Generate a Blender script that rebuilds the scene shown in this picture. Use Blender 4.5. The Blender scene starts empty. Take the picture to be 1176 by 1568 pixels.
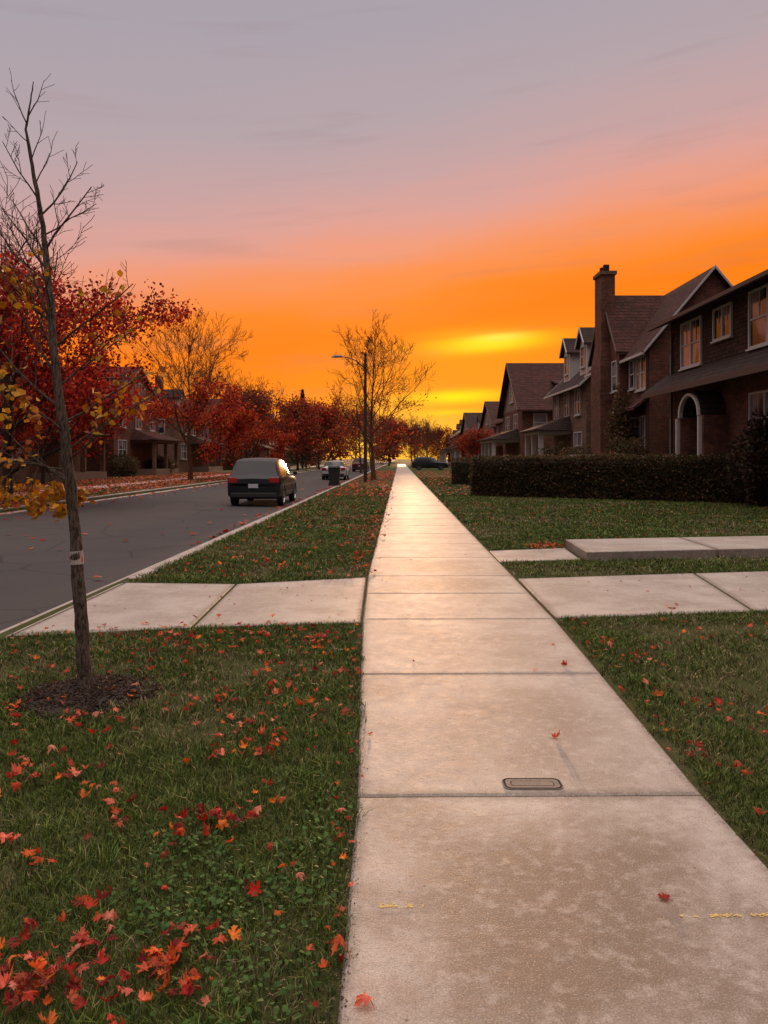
import bpy, math, random
import numpy as np
from mathutils import Vector, Matrix
R = np.random.default_rng(7)
random.seed(7)
S = bpy.context.scene
S.view_settings.view_transform='Standard'
S.view_settings.look='None'
S.view_settings.exposure=0

def lin(c):
    o=[]
    for v in c:
        v=v/255.0
        o.append(v/12.92 if v<=0.04045 else ((v+0.055)/1.055)**2.4)
    return o
# ------------------------------------------------------------ helpers
def link(o): S.collection.objects.link(o); return o
def empty(name,loc=(0,0,0)):
    e=bpy.data.objects.new(name,None); e.location=loc; e.empty_display_size=0.3
    return link(e)
def mesh_np(name,v,f,mats=(),col=None,midx=None,smooth=False,parent=None):
    v=np.asarray(v,dtype=np.float32).reshape(-1,3); f=np.asarray(f,dtype=np.int32)
    me=bpy.data.meshes.new(name)
    m,k=f.shape
    me.vertices.add(len(v)); me.vertices.foreach_set("co",v.ravel())
    me.loops.add(m*k); me.loops.foreach_set("vertex_index",f.ravel())
    me.polygons.add(m); me.polygons.foreach_set("loop_start",np.arange(0,m*k,k,dtype=np.int32))
    me.update(calc_edges=True)
    for mt in mats: me.materials.append(mt)
    if midx is not None: me.polygons.foreach_set("material_index",np.asarray(midx,dtype=np.int32))
    me.polygons.foreach_set("use_smooth",np.full(m,smooth))
    if col is not None:
        a=me.color_attributes.new("Col",'FLOAT_COLOR','POINT')
        c=np.ones((len(v),4),dtype=np.float32); c[:,:col.shape[1]]=col
        a.data.foreach_set("color",c.ravel())
    o=bpy.data.objects.new(name,me)
    if parent: o.parent=parent
    return link(o)
def mesh_py(name,v,f,mats,midx=None,smooth=False,parent=None):
    me=bpy.data.meshes.new(name); me.from_pydata([tuple(p) for p in v],[],f)
    for mt in mats: me.materials.append(mt)
    if midx is not None:
        for p,i in zip(me.polygons,midx): p.material_index=i
    for p in me.polygons: p.use_smooth=smooth
    me.update()
    o=bpy.data.objects.new(name,me)
    if parent: o.parent=parent
    return link(o)
def vnoise(x,y,scale,seed=0):
    rr=np.random.default_rng(seed); g=rr.random((64,64))
    x=np.asarray(x)*scale; y=np.asarray(y)*scale
    xi=np.floor(x).astype(int); yi=np.floor(y).astype(int); fx=x-xi; fy=y-yi
    fx=fx*fx*(3-2*fx); fy=fy*fy*(3-2*fy)
    G=lambda a,b: g[a%64,b%64]
    return (G(xi,yi)*(1-fx)+G(xi+1,yi)*fx)*(1-fy)+(G(xi,yi+1)*(1-fx)+G(xi+1,yi+1)*fx)*fy

# ------------------------------------------------------------ materials
class NT:
    def __init__(s,nt): s.nt=nt
    def n(s,t,**kw):
        nd=s.nt.nodes.new(t)
        for k,v in kw.items():
            if k.startswith('i_'):
                key=k[2:]; key=int(key) if key.isdigit() else key
                s.set(nd.inputs[key],v)
            else: setattr(nd,k,v)
        return nd
    def set(s,inp,v):
        if isinstance(v,bpy.types.NodeSocket): s.nt.links.new(v,inp)
        else: inp.default_value=v
    def m(s,op,a,b=None,c=None,clamp=False):
        nd=s.nt.nodes.new('ShaderNodeMath'); nd.operation=op; nd.use_clamp=clamp
        s.set(nd.inputs[0],a)
        if b is not None: s.set(nd.inputs[1],b)
        if c is not None: s.set(nd.inputs[2],c)
        return nd.outputs[0]
    def mix(s,f,a,b,bt='MIX'):
        nd=s.nt.nodes.new('ShaderNodeMix'); nd.data_type='RGBA'; nd.blend_type=bt
        s.set(nd.inputs[0],f); s.set(nd.inputs[6],a); s.set(nd.inputs[7],b)
        return nd.outputs[2]
    def sm(s,v,a,b):
        nd=s.nt.nodes.new('ShaderNodeMapRange'); nd.interpolation_type='SMOOTHSTEP'
        s.set(nd.inputs[0],v); nd.inputs[1].default_value=a; nd.inputs[2].default_value=b
        return nd.outputs[0]
    def noise(s,vec,scale,detail=4,rough=.55):
        nd=s.n('ShaderNodeTexNoise',i_Scale=scale,i_Detail=detail,i_Roughness=rough)
        if vec is not None: s.set(nd.inputs['Vector'],vec)
        return nd.outputs[0]
def c4(c): return (c[0],c[1],c[2],1)
def newmat(name):
    m=bpy.data.materials.new(name); m.use_nodes=True
    t=NT(m.node_tree); b=m.node_tree.nodes['Principled BSDF']
    return m,t,b
def simple(name,col,rough=.6,var=.25,scale=6,bump=.1,bscale=40,metal=0,spec=.5):
    m,t,b=newmat(name)
    tc=t.n('ShaderNodeTexCoord').outputs['Object']
    n=t.noise(tc,scale)
    cc=t.mix(n,c4([x*(1-var) for x in col]),c4([min(1,x*(1+var)) for x in col]))
    t.set(b.inputs['Base Color'],cc); b.inputs['Roughness'].default_value=rough
    b.inputs['Metallic'].default_value=metal
    b.inputs['Specular IOR Level'].default_value=spec
    if bump>0:
        bn=t.n('ShaderNodeBump',i_Strength=bump,i_Distance=.02,i_Height=t.noise(tc,bscale))
        t.set(b.inputs['Normal'],bn.outputs[0])
    return m
def leafmat(name,trans=.35,rough=.55):
    m,t,b=newmat(name)
    at=t.n('ShaderNodeAttribute',attribute_name='Col').outputs['Color']
    t.set(b.inputs['Base Color'],at); b.inputs['Roughness'].default_value=rough
    b.inputs['Specular IOR Level'].default_value=.2
    if trans>0:
        tr=t.n('ShaderNodeBsdfTranslucent'); t.set(tr.inputs[0],at)
        mx=t.n('ShaderNodeMixShader',i_0=trans)
        t.nt.links.new(b.outputs[0],mx.inputs[1]); t.nt.links.new(tr.outputs[0],mx.inputs[2])
        t.nt.links.new(mx.outputs[0],t.nt.nodes['Material Output'].inputs[0])
    return m
M_leaf=leafmat('leaf',.4); M_grass=leafmat('grass_blade',0,.5)

def concrete(name,slab=True):
    m,t,b=newmat(name)
    tc=t.n('ShaderNodeTexCoord').outputs['Object']
    n1=t.noise(tc,1.7,6,.62); n2=t.noise(tc,9,5,.7); n3=t.noise(tc,170,3,.7); n4=t.noise(tc,42,3,.7)
    base=t.mix(t.sm(n1,.33,.68),(.31,.248,.208,1),(.44,.372,.325,1))
    n5=t.noise(tc,19,4,.6)
    blot=t.m('MULTIPLY',t.sm(n5,.47,.72),.42)
    if slab:
        at=t.n('ShaderNodeAttribute',attribute_name='Col')
        sp=t.n('ShaderNodeSeparateColor'); t.nt.links.new(at.outputs['Color'],sp.inputs[0])
        u,v,st=sp.outputs
        du=t.m('ABSOLUTE',t.m('SUBTRACT',u,.5)); dv=t.m('ABSOLUTE',t.m('SUBTRACT',v,.5))
        mx=t.m('MAXIMUM',du,dv)
        d=t.m('MULTIPLY',mx,2.0)
        d=t.m('ADD',d,t.m('MULTIPLY',t.m('SUBTRACT',n1,.5),1.2))
        d=t.m('ADD',d,t.m('MULTIPLY',t.m('SUBTRACT',n2,.5),1.1))
        mask=t.m('MULTIPLY',t.m('SUBTRACT',1.0,t.sm(d,.2,1.15)),st)
        base=t.mix(mask,base,(.17,.118,.082,1))
        edge=t.m('MULTIPLY',t.sm(mx,.462,.5),.55)
        base=t.mix(edge,base,(.13,.10,.075,1))
    base=t.mix(blot,base,(.50,.435,.385,1))
    base=t.mix(t.m('MULTIPLY',t.sm(n4,.5,.74),.45),base,(.16,.125,.10,1))
    base=t.mix(t.m('MULTIPLY',t.sm(n3,.5,.66),.5),base,(.09,.07,.055,1))
    base=t.mix(t.m('MULTIPLY',t.m('SUBTRACT',1.0,t.sm(n3,.34,.46)),.4),base,(.62,.545,.49,1))
    vo=t.n('ShaderNodeTexVoronoi',i_Scale=9.0); t.nt.links.new(tc,vo.inputs['Vector'])
    pit=t.m('SUBTRACT',1.0,t.sm(t.m('ADD',vo.outputs['Distance'],t.m('MULTIPLY',n4,.06)),.055,.10))
    base=t.mix(t.m('MULTIPLY',pit,.7),base,(.07,.052,.04,1))
    t.set(b.inputs['Base Color'],base)
    t.set(b.inputs['Roughness'],t.m('ADD',.45,t.m('MULTIPLY',n2,.35)))
    b.inputs['Specular IOR Level'].default_value=.45
    h=t.m('ADD',t.m('MULTIPLY',n3,.6),t.m('MULTIPLY',n4,.7))
    bn=t.n('ShaderNodeBump',i_Strength=.5,i_Distance=.007,i_Height=h)
    t.set(b.inputs['Normal'],bn.outputs[0])
    return m
M_conc=concrete('concrete'); M_kerb=concrete('kerb_concrete',False)

def m_asphalt():
    m,t,b=newmat('asphalt')
    tc=t.n('ShaderNodeTexCoord').outputs['Object']
    n1=t.noise(tc,.6,6); n3=t.noise(tc,110,3,.7)
    base=t.mix(n1,(.034,.030,.030,1),(.058,.050,.050,1))
    base=t.mix(t.m('MULTIPLY',t.sm(n3,.5,.75),.55),base,(.15,.13,.125,1))
    vo=t.n('ShaderNodeTexVoronoi',feature='DISTANCE_TO_EDGE',i_Scale=.45)
    wv=t.n('ShaderNodeVectorMath',operation='ADD'); t.nt.links.new(tc,wv.inputs[0])
    nz=t.n('ShaderNodeTexNoise',i_Scale=1.5); t.nt.links.new(nz.outputs['Color'],wv.inputs[1])
    t.nt.links.new(wv.outputs[0],vo.inputs['Vector'])
    cr=t.m('SUBTRACT',1.0,t.sm(vo.outputs[0],.0,.014))
    base=t.mix(t.m('MULTIPLY',cr,.8),base,(.015,.015,.015,1))
    t.set(b.inputs['Base Color'],base); b.inputs['Roughness'].default_value=.8
    b.inputs['Specular IOR Level'].default_value=.3
    bn=t.n('ShaderNodeBump',i_Strength=.5,i_Distance=.012,i_Height=n3); t.set(b.inputs['Normal'],bn.outputs[0])
    return m
M_asph=m_asphalt()
def m_ground():
    m,t,b=newmat('lawn_ground')
    tc=t.n('ShaderNodeTexCoord').outputs['Object']
    n1=t.noise(tc,.8,5); n2=t.noise(tc,14,5,.7); n3=t.noise(tc,90,3)
    g=t.mix(n2,(.028,.040,.011,1),(.075,.085,.025,1))
    g=t.mix(t.m('MULTIPLY',t.sm(n1,.5,.72),.45),g,(.14,.105,.055,1))
    g=t.mix(t.m('MULTIPLY',t.sm(n3,.4,.7),.6),g,(.04,.027,.016,1))
    t.set(b.inputs['Base Color'],g); b.inputs['Roughness'].default_value=.95
    b.inputs['Specular IOR Level'].default_value=.1
    bn=t.n('ShaderNodeBump',i_Strength=.6,i_Distance=.03,i_Height=n2); t.set(b.inputs['Normal'],bn.outputs[0])
    return m
M_ground=m_ground()
def m_bark(name,c1,c2):
    m,t,b=newmat(name)
    tc=t.n('ShaderNodeTexCoord').outputs['Object']
    mp=t.n('ShaderNodeMapping'); mp.inputs['Scale'].default_value=(34,34,9); t.nt.links.new(tc,mp.inputs[0])
    n=t.noise(mp.outputs[0],2.2,6,.75)
    t.set(b.inputs['Base Color'],t.mix(t.sm(n,.38,.62),c4(c1),c4(c2))); b.inputs['Roughness'].default_value=.9
    b.inputs['Specular IOR Level'].default_value=.2
    bn=t.n('ShaderNodeBump',i_Strength=1.0,i_Distance=.012,i_Height=n); t.set(b.inputs['Normal'],bn.outputs[0])
    return m
M_bark=m_bark('bark',(.032,.023,.018),(.16,.12,.095)); M_barkd=m_bark('bark_dark',(.03,.022,.018),(.08,.055,.045)); M_bark_backlit=m_bark('bark_backlit',(.07,.032,.02),(.15,.07,.04))  # last bark has the warm backlight on branches put into its colour
def m_brick(name,a,b_,mort=(.2,.17,.15),sc=1.0,dk=.45):
    m,t,b=newmat(name)
    tc=t.n('ShaderNodeTexCoord').outputs['Object']
    sp=t.n('ShaderNodeSeparateXYZ'); t.nt.links.new(tc,sp.inputs[0])
    cb=t.n('ShaderNodeCombineXYZ'); t.set(cb.inputs[0],t.m('ADD',sp.outputs[0],sp.outputs[1])); t.set(cb.inputs[1],sp.outputs[2])
    br=t.n('ShaderNodeTexBrick',i_Color1=c4(a),i_Color2=c4(b_),i_Mortar=c4(mort),i_Scale=1.0)
    br.inputs['Brick Width'].default_value=.22*sc; br.inputs['Row Height'].default_value=.075*sc; br.inputs['Mortar Size'].default_value=.008*sc
    t.nt.links.new(cb.outputs[0],br.inputs['Vector'])
    n=t.m('MULTIPLY',t.sm(t.noise(tc,1.3,6,.65),.35,.7),dk)
    n9=t.noise(tc,5.5,3,.7)
    cc=t.mix(n,br.outputs[0],(.03,.018,.014,1)); cc=t.mix(t.m('MULTIPLY',t.sm(n9,.5,.7),.35),cc,c4([min(1,q*1.9) for q in a]))
    t.set(b.inputs['Base Color'],cc); b.inputs['Roughness'].default_value=.92; b.inputs['Specular IOR Level'].default_value=.15
    bn=t.n('ShaderNodeBump',i_Strength=.5,i_Distance=.02,i_Height=br.outputs['Fac']); bn.invert=True; t.set(b.inputs['Normal'],bn.outputs[0])
    return m
M_brick=m_brick('brick',(.20,.07,.045),(.10,.04,.03),(.15,.105,.085))
M_brick2=m_brick('brick_tan',(.24,.125,.08),(.14,.07,.05))
M_shing=m_brick('wood_shingle_wall',(.08,.042,.033),(.045,.026,.021),(.012,.008,.007),1.9)
M_roof=m_brick('roof_shingle',(.095,.036,.030),(.055,.025,.022),(.022,.012,.012),2.4)
M_roofg=m_brick('roof_shingle_grey',(.062,.038,.034),(.04,.027,.026),(.014,.012,.012),2.4)
M_trim=simple('painted_trim',(.46,.42,.40),.6,.15,5,0,spec=.3)
M_trimd=simple('painted_trim_dark',(.08,.048,.042),.6,.15,8,0,spec=.3)
M_stucco=simple('stucco',(.20,.13,.10),.9,.2,3,.3)
def m_glass():
    m,t,b=newmat('window_glass')
    tc=t.n('ShaderNodeTexCoord').outputs['Object']
    t.set(b.inputs['Base Color'],t.mix(t.sm(t.noise(tc,.9,2),.42,.58),(.02,.018,.022,1),(.24,.19,.21,1)))
    b.inputs['Roughness'].default_value=.12
    b.inputs['Specular IOR Level'].default_value=.4
    return m
M_glass=m_glass()

# ------------------------------------------------------------ world
W=bpy.data.worlds.new("World"); S.world=W; W.use_nodes=True
t=NT(W.node_tree); bg=W.node_tree.nodes['Background']
g=t.n('ShaderNodeTexCoord').outputs['Generated']
sp=t.n('ShaderNodeSeparateXYZ'); t.nt.links.new(g,sp.inputs[0]); X_,Y_,Z_=sp.outputs
el=t.m('MULTIPLY',t.m('ARCSINE',Z_),57.2958); az=t.m('MULTIPLY',t.m('ARCTAN2',X_,Y_),57.2958)
def nz(sa,se,det,off=0.):
    cb=t.n('ShaderNodeCombineXYZ'); t.set(cb.inputs[0],t.m('MULTIPLY',az,sa)); t.set(cb.inputs[1],t.m('MULTIPLY',t.m('SUBTRACT',el,t.m('MULTIPLY',az,.07)),se)); cb.inputs[2].default_value=off
    return t.m('SUBTRACT',t.noise(cb.outputs[0],1.0,det,.5),.5)
nA=nz(.045,.16,3); nB=nz(.06,.6,5,3.); 
e=t.m('SUBTRACT',el,t.m('MULTIPLY',X_,8.0))
e=t.m('ADD',e,t.m('MULTIPLY',nA,4.0)); e=t.m('ADD',e,t.m('MULTIPLY',nB,1.8))
rp=t.n('ShaderNodeValToRGB'); t.set(rp.inputs[0],t.m('DIVIDE',e,45.0,clamp=True))
stops=[(0,(255,176,50)),(3,(255,150,18)),(6,(255,134,4)),(9.3,(255,127,4)),(11.2,(255,134,30)),(13,(251,143,74)),(15,(241,154,120)),(17.2,(224,161,148)),(20,(200,163,162)),(24,(182,164,169)),(31,(170,161,171)),(45,(165,160,170))]
cr=rp.color_ramp
while len(cr.elements)<len(stops): cr.elements.new(.5)
for el_,(d_,c_) in zip(cr.elements,stops): el_.position=d_/45.0
for el_,(d_,c_) in zip(cr.elements,stops): el_.color=c4(lin(c_))
col=rp.outputs[0]
def glow(a0,e0,wa,we,amp,c):
    global col
    da=t.m('DIVIDE',t.m('SUBTRACT',az,a0),wa)
    ee=t.m('SUBTRACT',t.m('SUBTRACT',el,e0),t.m('MULTIPLY',t.m('SUBTRACT',az,a0),.05))
    ee=t.m('ADD',ee,t.m('MULTIPLY',nB,we*1.5))
    de=t.m('DIVIDE',ee,we)
    gg=t.m('EXPONENT',t.m('MULTIPLY',t.m('ADD',t.m('MULTIPLY',da,da),t.m('MULTIPLY',de,de)),-1.0))
    col=t.mix(t.m('MULTIPLY',gg,amp,clamp=True),col,c4(c))
glow(6.5,7.0,6,2.2,.35,(1.0,.40,.0)); glow(.5,1.6,5.0,1.9,.85,(1.0,.60,.06)); glow(7.8,8.5,4.0,.66,1.0,(1.0,.80,.0)); glow(8.6,8.9,1.8,.3,.7,(1.0,.88,.10)); glow(5.4,4.5,3.2,.42,1.0,(1.0,.78,.0)); glow(4.6,3.4,2.0,.22,.6,(1.0,.7,.0))
col=t.mix(t.m('MULTIPLY',t.sm(nB,.03,.22),.16),col,(.32,.15,.12,1))
east=t.sm(t.m('MULTIPLY',Y_,-1.0),-.35,.35)
col=t.mix(east,col,(.20,.155,.175,1))
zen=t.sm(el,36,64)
col=t.mix(zen,col,(2.5,2.17,2.0,1))  # zenith above the view, brightened beyond a real dusk to light the foreground
sky=t.n('ShaderNodeTexSky',sky_type='NISHITA'); sky.sun_disc=False; sky.sun_elevation=math.radians(3); sky.sun_rotation=math.radians(2)
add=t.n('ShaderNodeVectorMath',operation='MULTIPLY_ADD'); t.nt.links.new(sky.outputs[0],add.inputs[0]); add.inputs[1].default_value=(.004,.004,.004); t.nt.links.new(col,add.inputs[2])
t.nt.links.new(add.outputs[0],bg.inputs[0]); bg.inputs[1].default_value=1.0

sl=bpy.data.lights.new('sun','SUN'); sl.energy=2.5; sl.angle=math.radians(1.5); sl.color=(1,.55,.28)
so=link(bpy.data.objects.new('sun',sl)); so.rotation_euler=(math.radians(-86.0),0,math.radians(-2)); so.location=(0,50,20)

# ------------------------------------------------------------ camera
cd=bpy.data.cameras.new('camera'); cam=link(bpy.data.objects.new('camera',cd)); S.camera=cam
cam.location=(0,0,1.5); cam.rotation_euler=(math.radians(90),0,0)
cd.sensor_fit='VERTICAL'; cd.sensor_height=36; cd.lens=36*1178/1568
cd.shift_y=-82/1568; cd.clip_end=4000; cd.clip_start=.05

K=.02
# ------------------------------------------------------------ ground, road, kerbs
def strips(name,prof,ys,mat,ud=False):
    v=[];f=[]
    for y in ys:
        for a,z in prof: v.append((a+K*y,y,z))
    n=len(prof)
    for j in range(len(ys)-1):
        for i in range(n-1):
            f.append((j*n+i,j*n+i+1,(j+1)*n+i+1,(j+1)*n+i))
    return mesh_py(name,v,f,[mat])
strips('ground',[(-600,0),(-60,0),(-11.78,0),(-11.70,-.18),(-3.50,-.18),(-3.42,0),(60,0),(600,0)],[-40,0,30,60,120,300,1500],M_ground)
strips('road',[(-11.72,-.125),(-7.6,-.07),(-3.48,-.125)],[-40,0,30,60,120,300,900],M_asph)
def kerb(name,a_in,sg,segs):
    v=[];f=[]
    for (y0,y1,h0,h1) in segs:
        b=len(v)
        for y,h in ((y0,h0),(y1,h1)):
            for da,z in ((.03,.0 if h>0 else h),(.0,h),(-.13,h),(-.17,min(h-.02,-.02) if h>0 else -.105),(-.19,-.105),(-.48,-.118),(-.50,-.2)):
                v.append((a_in+sg*da+K*y,y,z))
        for i in range(6): f.append((b+i,b+i+1,b+8+i,b+7+i))
    return mesh_py(name,v,f,[M_kerb])
segs=[]
y=-20
while y<6.0: segs.append((y,min(y+2.99,5.9),.02,.02)); y+=3
segs+= [(5.91,6.3,.02,-.095),(6.31,9.2,-.095,-.095),(9.21,9.7,-.095,.02)]
y=9.71
while y<200: segs.append((y,y+2.98,.02,.02)); y+=3
kerb('kerb',-3.42+.16,1,segs)
kerb('kerb',-11.78-.16,-1,[(y,y+2.98,.02,.02) for y in range(-20,200,3)])

def slabs(name,qs,zt=.018,mat=None):
    v=[];f=[];c=[]
    for q,st,zo in qs:
        q=np.array(q,float); cen=q.mean(0); b=len(v)
        uv=[(0,0),(1,0),(1,1),(0,1)]
        z=[zt+zo]*4 if np.isscalar(zo) else [zt+zz for zz in zo]
        L=np.linalg.norm(q-cen,axis=1)
        for k,(ins,dz) in enumerate(((.020,0),(.007,-.008),(.007,-.08-(zo if np.isscalar(zo) else 0)))):
            for i in range(4):
                p=cen+(q[i]-cen)*(1-ins*1.3/L[i])
                v.append((p[0],p[1],z[i]+dz)); c.append((uv[i][0],uv[i][1],st))
        f.append((b,b+1,b+2,b+3))
        for k in (0,4):
            for i in range(4):
                j=(i+1)%4; f.append((b+k+4+i,b+k+4+j,b+k+j,b+k+i))
    return mesh_np(name,v,f,[mat or M_conc],np.array(c))
JY=[-2.3,-.4,1.5,3.38,5.29,7.1,8.45,9.7]
while JY[-1]<200: JY.append(JY[-1]+1.83)
def xl(y):
    return float(np.interp(y,[-3,1.5,3.4,5.3,7.1,9.7,12],[-.13,-.13,-.12,-.165,-.2,-.205,-.17])) if y<12 else -.41+K*y
def xr(y):
    return float(np.interp(y,[-3,1.5,3.4,5.3,7.1,9.7,12],[1.37,1.38,1.41,1.50,1.58,1.63,1.67])) if y<12 else 1.43+K*y
qs=[]
for i in range(len(JY)-1):
    a,b=JY[i],JY[i+1]
    st={2:1.0,3:.4,4:.25,5:.15,6:.75,7:.65,8:.1}.get(i,float(R.uniform(.0,.2)))
    dz=float(R.normal(0,.0015)) if i>2 else 0.0
    qs.append(([(xl(a),a),(xr(a),a+.02),(xr(b),b+.02),(xl(b),b)],st,dz))
slabs('sidewalk',qs)
q=[]
q.append(([(-1.68,6.78),(-.21,6.98),(-.22,9.6),(-1.74,9.1)],.15,0.))
q.append(([(-3.12,6.45),(-1.70,6.76),(-1.76,9.1),(-3.08,9.2)],.1,0.))
q.append(([(-3.5,6.3),(-3.13,6.43),(-3.10,9.2),(-3.5,9.25)],.1,(-.112,0,0,-.112)))
q.append(([(1.60,7.17),(3.6,7.5),(4.0,9.95),(1.65,9.5)],.15,0.))
q.append(([(3.62,7.5),(5.6,7.85),(6.0,10.3),(4.02,9.95)],.15,0.))
q.append(([(5.62,7.85),(7.6,8.2),(8.0,10.65),(6.02,10.3)],.25,0.))
q.append(([(7.62,8.2),(11.6,8.9),(12.0,11.35),(8.02,10.65)],.25,0.))
slabs('driveway',q)
q=[([(1.66,11.04),(2.9,11.35),(3.0,12.75),(1.69,12.36)],.3,0.)]
q+= [([(2.95,11.2),(5.0,11.55),(5.1,13.3),(3.05,12.95)],.15,.12),([(5.02,11.55),(7.5,11.95),(7.6,13.7),(5.12,13.3)],.15,.12),([(7.52,11.95),(11.5,12.5),(11.6,14.3),(7.62,13.7)],.15,.12)]
slabs('front_walkway',q)
strips('far_sidewalk',[(-16.6,.0),(-16.6,.02),(-14.9,.02),(-14.9,.0)],list(range(-10,200,10)),M_kerb)

# utility cover in sidewalk
def rrect(cx,cy,w,h,r,n=5):
    p=[]
    for k,(sx,sy) in enumerate(((1,1),(-1,1),(-1,-1),(1,-1))):
        for i in range(n+1):
            a=math.pi/2*(k+i/n); p.append((cx+sx*(w/2-r)+r*math.cos(a),cy+sy*(h/2-r)+r*math.sin(a)))
    return p
mi=simple('weathered_iron_lid',(.22,.17,.135),.85,.35,35,.6,90); mi2=simple('cover_groove',(.03,.024,.02),.9,.2,30,.3,90)
v=[];f=[];mx=[]
rings=[(.27,.122,.035,.0185),(.27,.122,.035,.0215),(.262,.113,.032,.022),(.258,.109,.030,.019),(.246,.097,.026,.019),(.242,.093,.024,.0222),(.20,.058,.018,.0222),(.198,.056,.017,.0208),(.190,.048,.014,.0208),(.187,.045,.013,.0226)]
for w_,h_,r_,z_ in rings: v+=[(x,y,z_) for x,y in rrect(.675,3.50,w_,h_,r_)]
n=24; nr_=len(rings)
for k in range(nr_-1):
    for i in range(n): f.append((k*n+i,k*n+(i+1)%n,(k+1)*n+(i+1)%n,(k+1)*n+i)); mx.append(1 if k in(2,3,4,7) else 0)
f.append(tuple(range((nr_-1)*n,nr_*n))); mx.append(0)
mesh_py('utility_cover',v,f,[mi,mi2],mx)
v=[];f=[]
for (cx,cy,L,n) in ((.05,2.545,.16,170),(1.16,2.49,.40,320)):
    for k in range(n):
        x=cx+R.uniform(-L/2,L/2); 
        if math.sin(x*95)+math.sin(x*41+1)<-.5: continue
        y=cy+R.normal(0,.0055)+.03*(x-cx); s=R.uniform(.001,.0034); b=len(v)
        for i in range(5):
            a=i*1.2566+R.uniform(-.4,.4); v.append((x+s*1.6*math.cos(a),y+s*.8*math.sin(a),.0205+k*.000005))
        f.append(tuple(range(b,b+5)))
mesh_py('yellow_paint_mark',v,f,[simple('yellow_paint',(.66,.46,.14),.8,.2,60,0)])

# ------------------------------------------------------------ grass
MUL=(-1.88,4.86,.40)
def okgrass(x,y):
    e=(vnoise(x,y,9,1)-.5)*.09+(vnoise(x,y,30,2)-.5)*.04
    ok=np.ones(len(x),bool)
    XL=np.where(y<12,np.interp(y,[-3,1.5,3.4,5.3,7.1,9.7,12],[-.13,-.13,-.12,-.165,-.2,-.205,-.17]),-.41+K*y)
    XR=np.where(y<12,np.interp(y,[-3,1.5,3.4,5.3,7.1,9.7,12],[1.37,1.38,1.41,1.50,1.58,1.63,1.67]),1.43+K*y)
    ok&=~((x>XL+.0+e*.9)&(x<XR+.035+e))
    ok&=~((x<-.15)&(y>6.98+.15*(x+.2)+e*.6)&(y<9.45+np.interp(x,[-3.1,-1.7,-.2],[-.28,-.3,.1])+e*.5))
    lo=7.17+.175*(x-1.6); ok&=~((x>1.4)&(y>lo+e*.5)&(y<lo+2.4+e*.5))
    lo=11.04+.17*(x-1.6); ok&=~((x>1.4)&(x<12)&(y>lo+e*.4)&(y<lo+np.where(x>3,1.75,1.4)+e*.4))
    r=np.hypot((x-MUL[0]),(y-MUL[1])); ok&=(r>MUL[2]*(.85+1.8*e*3))
    ok&=~((x>-11.95+K*y)&(x<-3.27+K*y))
    ok&=~((x>-16.6+K*y)&(x<-14.9+K*y))
    return ok
def blades(name,regs,seed):
    rr=np.random.default_rng(seed)
    V=[];F=[];C=[];b=0
    for (x0,x1,y0,y1,den,h,w) in regs:
        n=int((x1-x0)*(y1-y0)*den); x=rr.uniform(x0,x1,n)+0.; y=rr.uniform(y0,y1,n)
        keep=(np.abs(x)<y*.62+1.6)&okgrass(x,y)
        dry=vnoise(x,y,.9,5)*.5+vnoise(x,y,3.1,6)*.3+vnoise(x,y,8,16)*.2
        dry=np.where((x>1.5)&(y<7.3),dry+.30*np.clip((x-1.75)/.5,0,1)*np.clip((y-3.2)/1.0,0,1)*(.5+vnoise(x,y,1.7,33)),dry-.05)
        thin=rr.random(n)<np.clip(1.25-1.3*np.clip((dry-.5)*4,0,1),.22,1)
        keep&=thin; x=x[keep];y=y[keep];dry=dry[keep];n=len(x)
        clump=vnoise(x,y,7,9)*.6+vnoise(x,y,19,10)*.4
        H=h*rr.uniform(.45,1.2,n)*(.3+1.15*clump); Wd=w*rr.uniform(.7,1.3,n)
        a=rr.uniform(0,2*np.pi,n); la=rr.uniform(0,2*np.pi,n)+vnoise(x,y,4,12)*6; lean=H*np.abs(rr.normal(.55,.55,n))
        dx,dy=np.cos(a)*Wd/2,np.sin(a)*Wd/2; lx,ly=np.cos(la)*lean,np.sin(la)*lean
        vv=np.zeros((n,5,3)); 
        vv[:,0]=np.c_[x-dx,y-dy,np.zeros(n)-.004]; vv[:,1]=np.c_[x+dx,y+dy,np.zeros(n)-.004]
        vv[:,2]=np.c_[x-dx*.8+lx*.35,y-dy*.8+ly*.35,H*.6]; vv[:,3]=np.c_[x+dx*.8+lx*.35,y+dy*.8+ly*.35,H*.6]
        vv[:,4]=np.c_[x+lx,y+ly,H*.95]
        base=np.array([.055,.098,.014]); ol=np.array([.155,.19,.035]); tan=np.array([.36,.27,.15]); blu=np.array([.035,.08,.018])
        r1=rr.random((n,1)); col=base*(1-r1)+ol*r1
        col=np.where(rr.random((n,1))<.2,blu,col)
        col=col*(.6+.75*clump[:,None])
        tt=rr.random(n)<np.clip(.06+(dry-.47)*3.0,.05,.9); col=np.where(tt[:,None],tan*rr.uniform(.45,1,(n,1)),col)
        cc=np.repeat(col[:,None,:],5,1); cc[:,0:2]*=.4; cc[:,4]*=1.3  # shade at the blade bases painted into the colour; tips lighter
        f=np.array([[0,1,2],[1,3,2],[2,3,4]]); ff=(np.arange(n)[:,None,None]*5+f[None])+b
        V.append(vv.reshape(-1,3));F.append(ff.reshape(-1,3));C.append(cc.reshape(-1,3)); b+=n*5
    return mesh_np(name,np.concatenate(V),np.concatenate(F),[M_grass],np.concatenate(C))
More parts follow.
